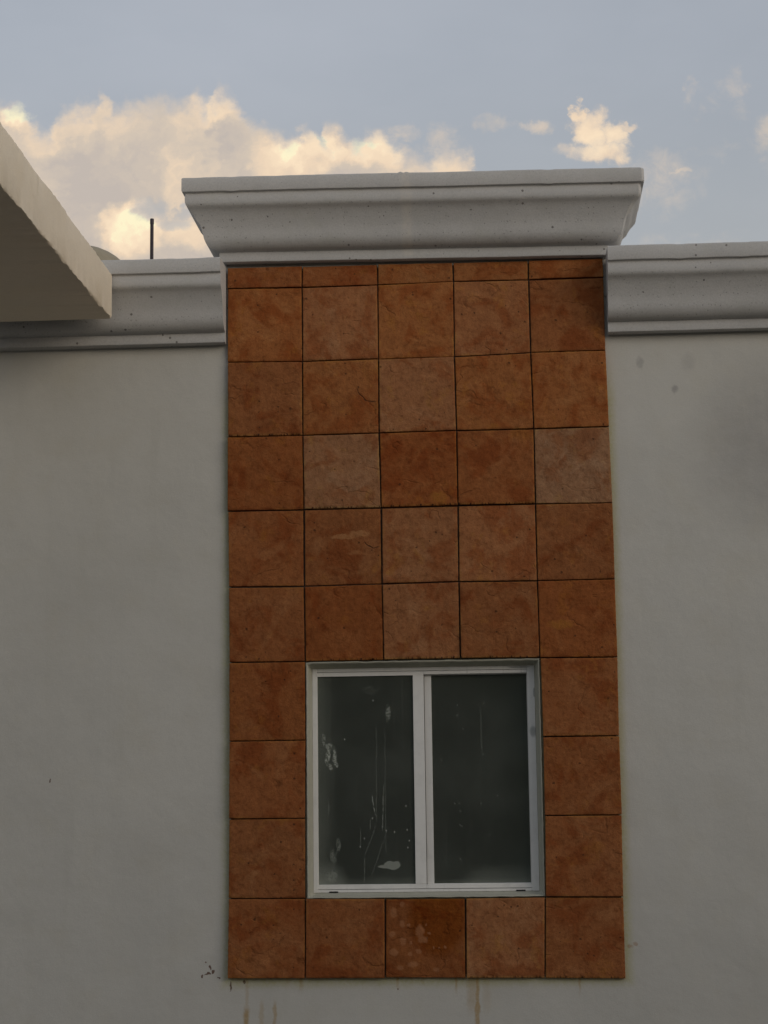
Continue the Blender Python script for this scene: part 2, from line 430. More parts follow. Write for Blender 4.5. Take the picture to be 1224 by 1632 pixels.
    k = t.mix(t.m('MULTIPLY', t.m('MULTIPLY', sc, t.ss(nf, 0.35, 0.6, 0.5, 1)), 0.6), k, (0.40, 0.20, 0.085))
    och = t.mx([t.blob(x, z, 1.72, 2.47, 0.085, 0.030, 0.7), t.blob(x, z, 1.10, 3.145, 0.055, 0.045, 0.8)])
    k = t.mix(t.m('MULTIPLY', t.m('MULTIPLY', och, t.ss(nf, 0.35, 0.6, 0.3, 1)), 0.5), k, (0.38, 0.16, 0.03))
    def arc(cx, cz, rr, a, bx, bz, br):
        d = t.m('SQRT', t.m('ADD', t.m('POWER', t.m('SUBTRACT', x, cx), 2.0), t.m('POWER', t.m('MULTIPLY', t.m('SUBTRACT', z, cz), a), 2.0)))
        return t.m('MULTIPLY', t.ss(t.m('ABSOLUTE', t.m('SUBTRACT', d, rr)), 0.0045, 0.001), t.blob(x, z, bx, bz, br, br, 0.5))
    arcs = t.mx([arc(0.780, 3.760, 0.098, 1.0, 0.725, 3.690, 0.070), arc(0.765, 2.950, 0.060, 1.0, 0.745, 2.885, 0.055)])
    k = t.mix(t.m('MULTIPLY', arcs, 0.75), k, (0.06, 0.026, 0.014))
    t.put(bs.inputs['Base Color'], k)
    bs.inputs['Roughness'].default_value = 0.9
    bs.inputs['Specular IOR Level'].default_value = 0.08
    b1 = t.bump(t.noise(c, 13, 6, 0.65).outputs['Fac'], 0.8, 0.014)
    b2 = t.bump(t.m('SUBTRACT', nf, t.m('ADD', t.m('MULTIPLY', fold, 0.75), t.m('ADD', pit, arcs))), 0.8, 0.004, b1)
    t.put(bs.inputs['Normal'], b2)
    return m


M_tile = tile_mat()


def simple(name, c, rough=0.6, metal=0.0, var=0.2, scale=8.0, spec=0.4, bump=0.0):
    m, t, bs, co = mat(name)
    n = t.noise(co, scale, 5, 0.6).outputs['Fac']
    t.put(bs.inputs['Base Color'], t.mix(t.ss(n, 0.35, 0.75), c, tuple(v * (1 - var) for v in c)))
    bs.inputs['Roughness'].default_value = rough
    bs.inputs['Metallic'].default_value = metal
    bs.inputs['Specular IOR Level'].default_value = spec
    if bump:
        t.put(bs.inputs['Normal'], t.bump(t.noise(co, scale * 10, 3, 0.7).outputs['Fac'], 0.5, bump))
    return m


M_mortar = simple('mortar', (0.075, 0.050, 0.036), 0.95)
M_ground = simple('ground_concrete', (0.13, 0.12, 0.10), 0.9, scale=1.5, var=0.35, bump=0.004)
M_roof = simple('roof_screed', (0.30, 0.28, 0.25), 0.9)
M_room = simple('room_paint', (0.30, 0.31, 0.28), 0.9)
M_opp = simple('added_house_wall', (0.24, 0.235, 0.21), 0.9)
M_tank = simple('tank_shell', (0.30, 0.26, 0.185), 0.7)
M_pipe = simple('dark_pipe', (0.035, 0.026, 0.034), 0.6)
M_black = simple('slot_black', (0.01, 0.01, 0.01), 0.9)
M_rubber = simple('gasket', (0.06, 0.06, 0.06), 0.8)


def alu_mat():
    m, t, bs, co = mat('white_aluminium')
    n = t.noise(co, 11, 5, 0.65).outputs['Fac']
    s = t.noise(t.scalev(co, (40, 40, 4)), 1, 4, 0.6).outputs['Fac']
    k = t.mix(t.ss(n, 0.45, 0.75, 0, 0.5), (0.74, 0.73, 0.70), (0.58, 0.575, 0.55))
    k = t.mix(t.ss(s, 0.62, 0.8, 0, 0.55), k, (0.33, 0.34, 0.33))
    X, Y, Z = t.sep(co)
    sm = t.mx([t.blob(X, Z, 1.565, 1.93, 0.022, 0.035, 0.9), t.blob(X, Z, 1.575, 2.13, 0.007, 0.03, 0.7), t.blob(X, Z, 1.50, 2.262, 0.07, 0.008, 0.8)])
    k = t.mix(t.m('MULTIPLY', sm, 0.55), k, (0.16, 0.17, 0.16))
    t.put(bs.inputs['Base Color'], k)
    bs.inputs['Roughness'].default_value = 0.55
    bs.inputs['Specular IOR Level'].default_value = 0.35
    t.put(bs.inputs['Normal'], t.bump(n, 0.15, 0.002))
    return m


M_alu = alu_mat()


def glass_mat(name, left):
    m, t, bs, co = mat(name)
    X, Y, Z = t.sep(co)
    t.n.remove(bs)
    out = t.n['Material Output']
    tr = t.node('ShaderNodeBsdfTransparent')
    tr.inputs[0].default_value = (0.54, 0.64, 0.53, 1)
    gl = t.node('ShaderNodeBsdfGlossy')
    gl.inputs['Roughness'].default_value = 0.06
    gl.inputs['Color'].default_value = (0.9, 0.95, 0.92, 1)
    fr = t.node('ShaderNodeFresnel')
    fr.inputs[0].default_value = 1.45
    ms = t.node('ShaderNodeMixShader')
    t.put(ms.inputs[0], fr.outputs[0])
    t.put(ms.inputs[1], tr.outputs[0])
    t.put(ms.inputs[2], gl.outputs[0])
    df = t.node('ShaderNodeBsdfDiffuse')
    df.inputs[0].default_value = (0.60, 0.63, 0.56, 1)
    n1 = t.noise(co, 3.0, 5, 0.6).outputs['Fac']
    nst = t.noise(t.scalev(co, (45, 45, 1.6)), 1, 3, 0.6).outputs['Fac']
    nf = t.noise(co, 90, 3, 0.7).outputs['Fac']
    nw = t.noise(co, 9, 3, 0.6).outputs['Color']
    cw = t.vm('ADD', co, t.scalev(t.vm('SUBTRACT', nw, (0.5, 0.5, 0.5)), (0.05, 0, 0.05)))
    x, _, z = t.sep(cw)
    dust = t.m('ADD', 0.062, t.ss(n1, 0.35, 0.75, 0, 0.034))
    dust = t.m('ADD', dust, t.ss(nst, 0.55, 0.8, 0, 0.028))
    marks = []
    brk = t.noise(t.scalev(co, (1, 1, 12)), 4.0, 4, 0.7).outputs['Fac']
    if left:
        # grime gathering along the left edge and the bottom corner
        dust = t.m('ADD', dust, t.ss(x, 0.56, 0.44, 0, 0.085))
        dust = t.m('ADD', dust, t.m('MULTIPLY', t.blob(x, z, 0.50, 1.18, 0.12, 0.12), 0.12))
        dust = t.m('ADD', dust, t.ss(z, 1.22, 1.16, 0, 0.08))
        for b in ((0.487, 1.905, 0.014, 0.045, 0.30), (0.513, 1.868, 0.028, 0.025, 0.35), (0.503, 1.820, 0.014, 0.060, 0.55), (0.540, 1.822, 0.014, 0.055, 0.55),
                  (0.517, 1.765, 0.014, 0.022, 0.5), (0.550, 1.778, 0.012, 0.022, 0.55), (0.815, 2.035, 0.016, 0.050, 0.30), (0.725, 2.16, 0.05, 0.03, 0.05),
                  (0.555, 1.372, 0.014, 0.04, 0.28), (0.530, 1.310, 0.018, 0.05, 0.2), (0.520, 1.21, 0.04, 0.04, 0.15)):
            marks.append(t.m('MULTIPLY', t.m('MULTIPLY', t.blob(x, z, *b[:4]), b[4]), t.ss(nf, 0.38, 0.62, 0.15, 1.0)))
        # a pale leaf shaped smear
        lf = t.mx([t.blob(x, z, 0.825, 1.262, 0.044, 0.024, 0.35), t.blob(x, z, 0.785, 1.250, 0.034, 0.010, 0.5)])
        marks.append(t.m('MULTIPLY', lf, 0.30))
        # dried trickles: x top, z top, x bottom, z bottom, strength
        for (xt, zt, xb, zb, s) in ((0.758, 2.00, 0.752, 1.47, 0.10), (0.800, 1.99, 0.800, 1.30, 0.09), (0.752, 1.47, 0.690, 1.31, 0.12), (0.690, 1.31, 0.688, 1.18, 0.13),
                                    (0.730, 1.63, 0.747, 1.51, 0.30), (0.792, 1.68, 0.783, 1.43, 0.22), (0.815, 1.46, 0.720, 1.20, 0.09), (0.672, 1.46, 0.668, 1.36, 0.14),
                                    (0.505, 1.60, 0.505, 1.52, 0.12), (0.723, 1.50, 0.720, 1.44, 0.12), (0.560, 1.38, 0.520, 1.23, 0.16)):
            f = t.m('DIVIDE', t.m('SUBTRACT', zt, Z), zt - zb)
            xc = t.m('ADD', xt, t.m('MULTIPLY', f, xb - xt))
            dxx = t.m('ABSOLUTE', t.m('SUBTRACT', t.m('ADD', X, t.m('MULTIPLY', t.m('SUBTRACT', x, X), 0.25)), xc))
            ln = t.m('MULTIPLY', t.m('MULTIPLY', t.ss(dxx, 0.0042, 0.0008), t.ss(brk, 0.36, 0.62, 0.25, 1.0)), t.m('MULTIPLY', t.ss(f, 0.0, 0.15), t.ss(f, 1.0, 0.93)))
            marks.append(t.m('MULTIPLY', ln, s))
        drops = ((0.668, 1.357), (0.690, 1.398), (0.802, 1.437), (0.732, 1.50), (0.845, 1.43), (0.905, 1.56), (0.910, 1.44), (0.920, 1.385), (0.912, 1.350), (0.592, 1.905), (0.742, 2.103))
    else:
        dust = t.m('ADD', dust, t.m('MULTIPLY', t.blob(x, z, 1.38, 1.14, 0.26, 0.14), 0.10))
        dust = t.m('ADD', dust, t.ss(z, 1.20, 1.16, 0, 0.06))
        dust = t.m('ADD', dust, t.ss(x, 1.46, 1.56, 0, 0.025))
        f = t.m('ABSOLUTE', t.m('SUBTRACT', X, 1.298))
        marks.append(t.m('MULTIPLY', t.m('MULTIPLY', t.ss(f, 0.006, 0.001), t.ss(Z, 1.80, 1.9)), t.m('MULTIPLY', t.ss(Z, 2.1, 2.0), 0.06)))
        drops = ((1.178, 2.075), (1.175, 2.02), (1.205, 1.95), (1.315, 2.08), (1.300, 1.855), (1.305, 1.820), (1.090, 1.79), (1.155, 1.570), (1.180, 1.570), (1.182, 1.53),
                 (1.180, 1.46), (1.190, 1.455), (1.290, 1.57), (1.375, 1.605), (1.450, 1.53), (1.180, 1.29), (1.33, 1.41))
    marks.append(t.m('MULTIPLY', t.mx([t.blob(X, Z, a, b, 0.004, 0.006, 0.6) for a, b in drops]), 0.32 if left else 0.12))
    fac = t.m('ADD', dust, t.mx(marks), clamp=True)
    ms2 = t.node('ShaderNodeMixShader')
    t.put(ms2.inputs[0], fac)
    t.put(ms2.inputs[1], ms.outputs[0])
    t.put(ms2.inputs[2], df.outputs[0])
    t.put(out.inputs[0], ms2.outputs[0])
    return m


# ------------------------------------------------------------------ mesh helpers
class MB:
    def __init__(self):
        self.v = []
        self.f = []
        self.mi = []

    def quad(self, a, b, c, d, mi=0):
        i = len(self.v)
        self.v += [a, b, c, d]
        self.f.append((i, i + 1, i + 2, i + 3))
        self.mi.append(mi)

    def box(self, x0, x1, y0, y1, z0, z1, mi=0):
        i = len(self.v)
        self.v += [(x, y, z) for x in (x0, x1) for y in (y0, y1) for z in (z0, z1)]
        for f in ((0, 1, 3, 2), (4, 6, 7, 5), (0, 4, 5, 1), (2, 3, 7, 6), (0, 2, 6, 4), (1, 5, 7, 3)):
            self.f.append(tuple(i + k for k in f))
            self.mi.append(mi)

    def lathe(self, cx, cy, prof, n=48, mi=0):
        i = len(self.v)
        for rr, z in prof:
            for k in range(n):
                a = 2 * math.pi * k / n
                self.v.append((cx + rr * math.cos(a), cy + rr * math.sin(a), z))
        for j in range(len(prof) - 1):
            for k in range(n):
                k2 = (k + 1) % n
                self.f.append((i + j * n + k, i + j * n + k2, i + (j + 1) * n + k2, i + (j + 1) * n + k))
                self.mi.append(mi)
        self.f.append(tuple(i + k for k in reversed(range(n))))
        self.mi.append(mi)
        self.f.append(tuple(i + (len(prof) - 1) * n + k for k in range(n)))
        self.mi.append(mi)

    def build(self, name, mats, parent=None, smooth=False, bevel=0.0):
        me = bpy.data.meshes.new(name)
        me.from_pydata(self.v, [], self.f)
        if not isinstance(mats, (list, tuple)):
            mats = [mats]
        for m_ in mats:
            me.materials.append(m_)
        me.polygons.foreach_set('material_index', self.mi)
        if smooth:
            me.polygons.foreach_set('use_smooth', [True] * len(self.f))
        me.update()
        o = bpy.data.objects.new(name, me)
        col.objects.link(o)
        if parent:
            o.parent = parent
        if bevel:
            bv = o.modifiers.new('bevel', 'BEVEL')
            bv.width = bevel
            bv.segments = 2
            bv.limit_method = 'ANGLE'
            bv.angle_limit = R(40)
        return o


def empty(name, label, cat, loc=(0, 0, 0), group=None):
    o = bpy.data.objects.new(name, None)
    o.empty_display_size = 0.3
    col.objects.link(o)
    o.location = loc
    o['label'] = label
    o['category'] = cat
    if group:
        o['group'] = group
    return o


# ------------------------------------------------------------------ ground
g = MB()
g.quad((-400, -400, 0), (400, -400, 0), (400, 400, 0), (-400, 400, 0))
o = g.build('ground', M_ground)
o['kind'] = 'structure'

# ------------------------------------------------------------------ the house
house = empty('house', 'pale plastered house front with a terracotta tiled strip, white cast cornices and one sliding window', 'house', (0, 0, 0))
XL, XR = -6.0, 7.5            # ends of the front wall
WY = 0.03                     # wall plane; tiles stand 3 cm proud of it
TH = 0.20                     # wall thickness
WX0, WX1, WZ0, WZ1 = 0.402, 1.602, 1.100, 2.302     # window opening
ZC = 4.36                     # top of the masonry of the parapet wings
w = MB()
# front skin as a fine grid, so the plaster can be slightly out of true
def wavy(x, z):
    return WY + 0.004 * (noise.noise(Vector((x * 0.7, z * 0.7, 3.1)))) + 0.0018 * noise.noise(Vector((x * 3, z * 3, 9.0)))
def wall_patch(x0, x1, z0, z1, step=0.12):
    nx = max(1, round((x1 - x0) / step))
    nz = max(1, round((z1 - z0) / step))
    i = len(w.v)
    for a in range(nx + 1):
        for b in range(nz + 1):
            x = x0 + (x1 - x0) * a / nx
            z = z0 + (z1 - z0) * b / nz
            w.v.append((x, wavy(x, z), z))
    for a in range(nx):
        for b in range(nz):
            p = i + a * (nz + 1) + b
            w.f.append((p, p + nz + 1, p + nz + 2, p + 1))
            w.mi.append(0)
wall_patch(XL, 0.10, 0, 4.2)
wall_patch(1.90, XR, 0, 4.2)
wall_patch(0.10, 1.90, 0, 0.80)
w.quad((0.10, WY, 0.80), (1.90, WY, 0.80), (1.90, WY, WZ0), (0.10, WY, WZ0))
w.quad((0.10, WY, WZ0), (WX0, WY, WZ0), (WX0, WY, WZ1), (0.10, WY, WZ1))
w.quad((WX1, WY, WZ0), (1.90, WY, WZ0), (1.90, WY, WZ1), (WX1, WY, WZ1))
w.quad((0.10, WY, WZ1), (1.90, WY, WZ1), (1.90, WY, 4.2), (0.10, WY, 4.2))
# reveals through the wall
yb = WY + TH
w.quad((WX0, WY, WZ0), (WX0, yb, WZ0), (WX0, yb, WZ1), (WX0, WY, WZ1))
w.quad((WX1, WY, WZ0), (WX1, WY, WZ1), (WX1, yb, WZ1), (WX1, yb, WZ0))
w.quad((WX0, WY, WZ0), (WX1, WY, WZ0), (WX1, yb, WZ0), (WX0, yb, WZ0))
w.quad((WX0, WY, WZ1), (WX0, yb, WZ1), (WX1, yb, WZ1), (WX1, WY, WZ1))
# back skin of the wall
w.quad((XL, yb, 0), (WX0, yb, 0), (WX0, yb, 4.2), (XL, yb, 4.2))
w.quad((WX1, yb, 0), (XR, yb, 0), (XR, yb, 4.2), (WX1, yb, 4.2))
w.quad((WX0, yb, 0), (WX1, yb, 0), (WX1, yb, WZ0), (WX0, yb, WZ0))
w.quad((WX0, yb, WZ1), (WX1, yb, WZ1), (WX1, yb, 4.2), (WX0, yb, 4.2))
# parapet masonry behind the cornices, and the raised part behind the crown
w.box(XL, 0.004, WY + 0.012, yb - 0.003, 4.2, ZC)
w.box(1.992, XR, WY + 0.012, yb - 0.003, 4.2, ZC)
w.box(-0.018, 2.011, WY + 0.002, yb, 4.21, 4.80)
# side and back walls
w.box(XL, XL + TH, yb, 8.0, 0, 4.36)
w.box(XR - TH, XR, yb, 8.0, 0, 4.36)
w.box(XL + TH, XR - TH, 8.0 - TH, 8.0, 0, 4.36)
w.build('wall', M_wall, house, smooth=False)
rf = MB()
rf.box(XL + TH, XR - TH, yb, 8.0 - TH, 3.55, 3.70)
rf.build('roof', M_roof, house)
rm = MB()
rm.quad((-0.6, yb + 0.01, 0.35), (2.8, yb + 0.01, 0.35), (2.8, 3.6, 0.35), (-0.6, 3.6, 0.35))
rm.quad((-0.6, yb + 0.01, 2.9), (-0.6, 3.6, 2.9), (2.8, 3.6, 2.9), (2.8, yb + 0.01, 2.9))
rm.quad((-0.6, 3.6, 0.35), (2.8, 3.6, 0.35), (2.8, 3.6, 2.9), (-0.6, 3.6, 2.9))
rm.quad((-0.6, yb + 0.01, 0.35), (-0.6, 3.6, 0.35), (-0.6, 3.6, 2.9), (-0.6, yb + 0.01, 2.9))
rm.quad((2.8, yb + 0.01, 0.35), (2.8, yb + 0.01, 2.9), (2.8, 3.6, 2.9), (2.8, 3.6, 0.35))
rm.build('room_lining', M_room, house)

# tiles: grid corners as measured on the wall (x of the six joints, z per joint), in metres
GX = [[-.0080, .3962, .7992, 1.2004, 1.5991, 1.9950],
      [-.0080, .3940, .7996, 1.2012, 1.5986, 1.9960],
      [-.0078, .3944, .7985, 1.1985, 1.6005, 1.9939],
      [-.0058, .3939, .7968, 1.2031, 1.6066, 1.9994],
      [-.0061, .3980, .8029, 1.2037, 1.6055, 2.0051],
      [-.0012, .3977, .8027, 1.2013, 1.6053, 2.0042],
      [.0021, .4010, .8060, 1.2020, 1.6082, 2.0057],
      [.0040, .4000, .8050, 1.2020, 1.6120, 2.0017],
      [.0027, .3960, .8050, 1.2020, 1.6110, 2.0017],
      [-.0003, .3950, .7986, 1.2045, 1.6044, 1.9975],
      [-.0047, .3907, .7938, 1.2005, 1.5942, 1.9955]]
GZ = [[4.4190, 4.4130, 4.4130, 4.4100, 4.4090, 4.4060],
      [4.3040, 4.2971, 4.2979, 4.3040, 4.3012, 4.3008],
      [3.9006, 3.8924, 3.8943, 3.8956, 3.9056, 3.9042],
      [3.4942, 3.4929, 3.4958, 3.4975, 3.4966, 3.4986],
      [3.0996, 3.0975, 3.0974, 3.1006, 3.0991, 3.0963],
      [2.6976, 2.6941, 2.6976, 2.7019, 2.6981, 2.6984],
      [2.3041, 2.3026, 2.3035, 2.3039, 2.3009, 2.2984],
      [1.9001, 1.8997, 1.9, 1.9, 1.8989, 1.8979],
      [1.5051, 1.5043, 1.5, 1.5, 1.5035, 1.5026],
      [1.1062, 1.1035, 1.1000, 1.0990, 1.1000, 1.0955],
      [.7099, .7074, .7064, .7036, .7011, .6956]]
# own tone of each clay tile (o orange, r deep red brown, b brown, p pale pinkish, q palest, y ochre)
TONES = {'o': (0.305, 0.115, 0.039), 'r': (0.258, 0.087, 0.028), 'b': (0.268, 0.099, 0.036), 'p': (0.308, 0.131, 0.056), 'q': (0.310, 0.155, 0.078)}
TMAP = ['bbooo',
        'opopb',
        'bopoo',
        'rqrrq',
        'bbppb',
        'brpbr',
        'r...b',
        'b...b',
        'b...b',
        'bbrpb']
tm = MB()
tone_cols = []
seed_cols = []
NT_ = []
UVF = []
def ease(n, L):
    """points along an edge of length L, bunched at both ends"""
    e_ = [0, 0.0012, 0.003, 0.006]
    mid = [0.006 + (L - 0.012) * k / n for k in range(1, n)]
    return e_ + mid + [L - x for x in reversed(e_)]
def edge_drop(d):
    d = max(0.0, min(0.006, d))
    return 0.0034 * (1 - math.sqrt(max(0.0, 1 - (1 - d / 0.006) ** 2)))
rng = random.Random(21)
PITTED = {(3, 1), (3, 2), (5, 1), (5, 2), (5, 3), (9, 3), (9, 4), (2, 0), (3, 3)}
for rI in range(10):
    for cI in range(5):
        ch = TMAP[rI][cI]
        if ch == '.':
            continue
        gp = rng.uniform(0.0013, 0.0034)
        tl = [GX[rI][cI] + gp + rng.uniform(0, .0012), GZ[rI][cI] - gp - rng.uniform(0, .0012)]
        tr = [GX[rI][cI + 1] - gp - rng.uniform(0, .0012), GZ[rI][cI + 1] - gp]
        bl_ = [GX[rI + 1][cI] + gp, GZ[rI + 1][cI] + gp + rng.uniform(0, .001)]
        br_ = [GX[rI + 1][cI + 1] - gp - rng.uniform(0, .001), GZ[rI + 1][cI + 1] + gp]
        Lx = 0.4
        Lz = tl[1] - bl_[1]
        xs = ease(48, Lx)
        zs = ease(max(8, int(Lz / 0.0085)), Lz)
        sx, sz, sq = rng.random(), rng.random(), rng.random()
        dep = rng.uniform(-0.0060, 0.0055)
        tx = rng.uniform(-0.006, 0.006)
        tz = rng.uniform(-0.008, 0.008)
        t0 = TONES[ch]
        jit = rng.uniform(0.95, 1.06)
        hue = rng.uniform(0.96, 1.05)
        tonec = (t0[0] * jit, t0[1] * jit * hue, t0[2] * jit * hue * hue, 1)
        dents = {}
        if (rI, cI) in PITTED:
            for _ in range(rng.randint(7, 12)):
                a = rng.uniform(0.02, 0.98)
                dents[a] = (rng.uniform(0.003, 0.008), rng.uniform(0.006, 0.013))
        chips = [(rng.choice('tblr'), rng.random(), rng.uniform(.004, .016), rng.uniform(.001, .005)) for _ in range(5)]
        i0 = len(tm.v)
        nx, nz = len(xs), len(zs)
        so = Vector((sx * 37, sz * 53, sq * 41))
        for a in range(nx):
            fa = xs[a] / Lx
            for b in range(nz):
                fb = zs[b] / Lz
                x = (bl_[0] * (1 - fa) + br_[0] * fa) * (1 - fb) + (tl[0] * (1 - fa) + tr[0] * fa) * fb
                z = (bl_[1] * (1 - fa) + br_[1] * fa) * (1 - fb) + (tl[1] * (1 - fa) + tr[1] * fa) * fb
                q = Vector((x, z, 0)) + so
                drop = max(edge_drop(xs[a]), edge_drop(Lx - xs[a]), edge_drop(zs[b]), edge_drop(Lz - zs[b]))
                y = dep + tx * (fa - .5) + tz * (fb - .5) + drop
                y += 0.0034 * noise.noise(q * 6) + 0.0022 * noise.noise(q * 15) + 0.0012 * noise.noise(q * 40)
                # folds of the pressed clay
                rv = noise.noise(Vector((q.x * 4.5, q.y * 7 + 2 * noise.noise(q * 3), 4.4)))
                y += 0.0028 * max(0, 1 - abs(rv) / 0.06) * max(0, noise.noise(q * 2.2 + Vector((5, 5, 5))) + 0.1)
                for pa, (pdp, pw) in dents.items():
                    e2 = ((fa - pa) * Lx / pw) ** 2 + (zs[b] / 0.009) ** 2
                    if e2 < 1:
                        y += pdp * (1 - e2)
                for (s_, p_, wd, dp) in chips:
                    al, pe = {'t': (fa * Lx, Lz - zs[b]), 'b': (fa * Lx, zs[b]), 'l': (fb * Lz, xs[a]), 'r': (fb * Lz, Lx - xs[a])}[s_]
                    e2 = ((al - p_ * (Lx if s_ in 'tb' else Lz)) / wd) ** 2 + (pe / 0.007) ** 2
                    if e2 < 1:
                        y += dp * (1 - e2)
                # slightly ragged outline
                rag = 0.0020
                if a == 0 or a == nx - 1:
                    x += (1 if a == 0 else -1) * rag * abs(noise.noise(Vector((z * 60, sx * 9, a)))) * 1.6
                if b == 0 or b == nz - 1:
                    z += (1 if b == 0 else -1) * rag * abs(noise.noise(Vector((x * 60, sz * 9, b)))) * 1.6
                tm.v.append((x, y, z))
        for a in range(nx - 1):
            for b in range(nz - 1):
                p = i0 + a * nz + b
                tm.f.append((p, p + nz, p + nz + 1, p + 1))
                tm.mi.append(0)
                NT_.append((tonec, (sx, sz, sq, 0 if (rI, cI) in PITTED else 1)))
                UVF.append([(xs[q1] / Lx, zs[q2] / Lz) for q1, q2 in ((a, b), (a + 1, b), (a + 1, b + 1), (a, b + 1))])
        # skirt back to the wall
        ring = [i0 + a * nz for a in range(nx)] + [i0 + (nx - 1) * nz + b for b in range(1, nz)] + \
               [i0 + a * nz + nz - 1 for a in range(nx - 2, -1, -1)] + [i0 + b for b in range(nz - 2, 0, -1)]
        j0 = len(tm.v)
        for p in ring:
            vx, vy, vz = tm.v[p]
            tm.v.append((vx, 0.0275, vz))
        n_ = len(ring)
        for k in range(n_):
            k2 = (k + 1) % n_
            tm.f.append((ring[k], j0 + k, j0 + k2, ring[k2]))
            tm.mi.append(0)
            NT_.append((tonec, (sx, sz, sq, 0 if (rI, cI) in PITTED else 1)))
            UVF.append([(0, 0)] * 4)
# mortar bed seen down the joints
my0, my1 = 0.020, 0.0262
for (x0, x1, z0, z1) in ((0.012, 1.985, 2.312, 4.395), (0.012, 0.392, 1.09, 2.312), (1.622, 1.985, 1.09, 2.312), (0.012, 1.985, 0.722, 1.09)):
    k0 = len(tm.f)
    tm.box(x0, x1, my0, my1, z0, z1, 1)
    NT_ += [((0.1, 0.1, 0.1, 1), (0, 0, 0, 1))] * (len(tm.f) - k0)
    UVF += [[(0, 0)] * 4] * (len(tm.f) - k0)
tiles = tm.build('tile_cladding', [M_tile, M_mortar], house, smooth=False)
me = tiles.data
for nm, ix in (('tone', 0), ('seed', 1)):
    at = me.color_attributes.new(nm, 'FLOAT_COLOR', 'CORNER')
    buf = []
    for poly, nt_ in zip(me.polygons, NT_):
        buf += list(nt_[ix]) * poly.loop_total
    at.data.foreach_set('color', buf)
uvl = me.uv_layers.new(name='UVMap')
uvl.data.foreach_set('uv', [c_ for f_ in UVF for uv_ in f_ for c_ in uv_])
me.polygons.foreach_set('use_smooth', [True] * len(me.polygons))
me.update()
if hasattr(me, 'set_sharp_from_angle'):
    me.set_sharp_from_angle(angle=R(50))

# ------------------------------------------------------------------ cornices
PROF = [(.010, 4.846), (.203, 4.846), (.208, 4.842), (.210, 4.836), (.210, 4.774), (.208, 4.769), (.203, 4.767), (.193, 4.765), (.191, 4.760), (.1925, 4.752), (.195, 4.735),
        (.194, 4.712), (.190, 4.701), (.183, 4.693), (.173, 4.686), (.163, 4.676), (.154, 4.664), (.145, 4.649), (.136, 4.632), (.128, 4.615),
        (.121, 4.597), (.116, 4.580), (.112, 4.560), (.108, 4.541), (.102, 4.524), (.090, 4.508), (.076, 4.495), (.058, 4.487), (.040, 4.484),
        (.035, 4.481), (.036, 4.474), (.036, 4.437), (.034, 4.431), (.029, 4.428), (.004, 4.4245)]


def dense(prof, n=1):
    return prof


def cornice(name, path_fn, nseg, zoff, shear, parent, label=None, hits=()):
    """path_fn(p) gives the corner points of the line the profile point p follows."""
    mb = MB()
    P = PROF
    rows = []
    for (p, z) in P:
        pts = path_fn(p, z)
        row = []
        for s in range(len(pts) - 1):
            a, b = pts[s], pts[s + 1]
            n = nseg[s]
            for k in range(n + (1 if s == len(pts) - 2 else 0)):
                f = k / n
                x = a[0] + (b[0] - a[0]) * f
                y = a[1] + (b[1] - a[1]) * f
                zz = z + zoff + shear * (x - 0.75)
                q = Vector((x * 3, y * 3, zz * 3))
                wv = 0.0022 * noise.noise(q) + 0.0010 * noise.noise(q * 5)
                wv2 = 0.0020 * noise.noise(q + Vector((7, 7, 7))) + 0.0010 * noise.noise(q * 7)
                # knocks on the arrises
                if p > 0.2:
                    kn = noise.noise(Vector((x * 9, y * 9, 2.2)))
                    if kn > 0.35:
                        wv2 -= (kn - 0.35) * 0.012
                for (hx, hw, hh) in hits:
                    if p > 0.15 and z > 4.84 and abs(x - hx) < hw:
                        wv2 += hh
                row.append((x, y + wv, zz + wv2))
        rows.append(row)
    m_ = len(rows[0])
    for row in rows:
        mb.v += row
    for j in range(len(rows) - 1):
        for k in range(m_ - 1):
            a = j * m_ + k
            mb.f.append((a, a + m_, a + m_ + 1, a + 1))
            mb.mi.append(0)
    # end caps and a back
    mb.f.append(tuple(j * m_ for j in range(len(rows) - 1, -1, -1)))
    mb.mi.append(0)
    mb.f.append(tuple(j * m_ + m_ - 1 for j in range(len(rows))))
    mb.mi.append(0)
    b0, b1 = 0, (len(rows) - 1) * m_
    for k in range(m_ - 1):
        mb.f.append((b0 + k, b0 + k + 1, b1 + k + 1, b1 + k))
        mb.mi.append(0)
    o_ = mb.build(name, M_stone, parent, smooth=True)
    o_.data.set_sharp_from_angle(angle=R(28))
    if label:
        o_['label'] = label
    return o_


PW = 1.992
def step_out(z, a, b, c):
    # the mitred returns were cast a little fuller than the front, with a step where the mould ended
    return a if z > 4.69 else (b if z > 4.625 else c)


cornice('cornice', lambda p, z: [(-p - step_out(z, .010, .015, .008), 0.30), (-p - step_out(z, .010, .015, .008), -p), (PW + p - .008, -p),
                                 (PW + p + step_out(z, .006, .010, -.002), -p + .014), (PW + p + step_out(z, .006, .010, -.002), 0.30)], [6, 150, 1, 6], 0.0, -0.0125, house,
        'tall crown cornice over the tiled strip', hits=((0.935, 0.010, 0.006), (0.972, 0.008, 0.005)))
cornice('cornice', lambda p, z: [(XL, -p), (-0.013, -p)], [260], -0.432, -0.0035, house, 'lower cornice left of the tiled strip')
cornice('cornice', lambda p, z: [(2.006, -p), (XR, -p)], [260], -0.430, -0.0035, house, 'lower cornice right of the tiled strip')
# the wings' cornices reach back to the wall plane
fl = MB()
fl.box(XL, -0.0165, 0.0, WY + 0.010, 4.000, 4.395)
fl.box(2.0095, XR, 0.0, WY + 0.010, 3.995, 4.385)
fl.box(0.006, PW - 0.006, 0.004, 0.29, 4.50, 4.825)
fl.build('cornice_backing', M_stone, house)

# ------------------------------------------------------------------ window
win = bpy.data.objects.new('window', None)
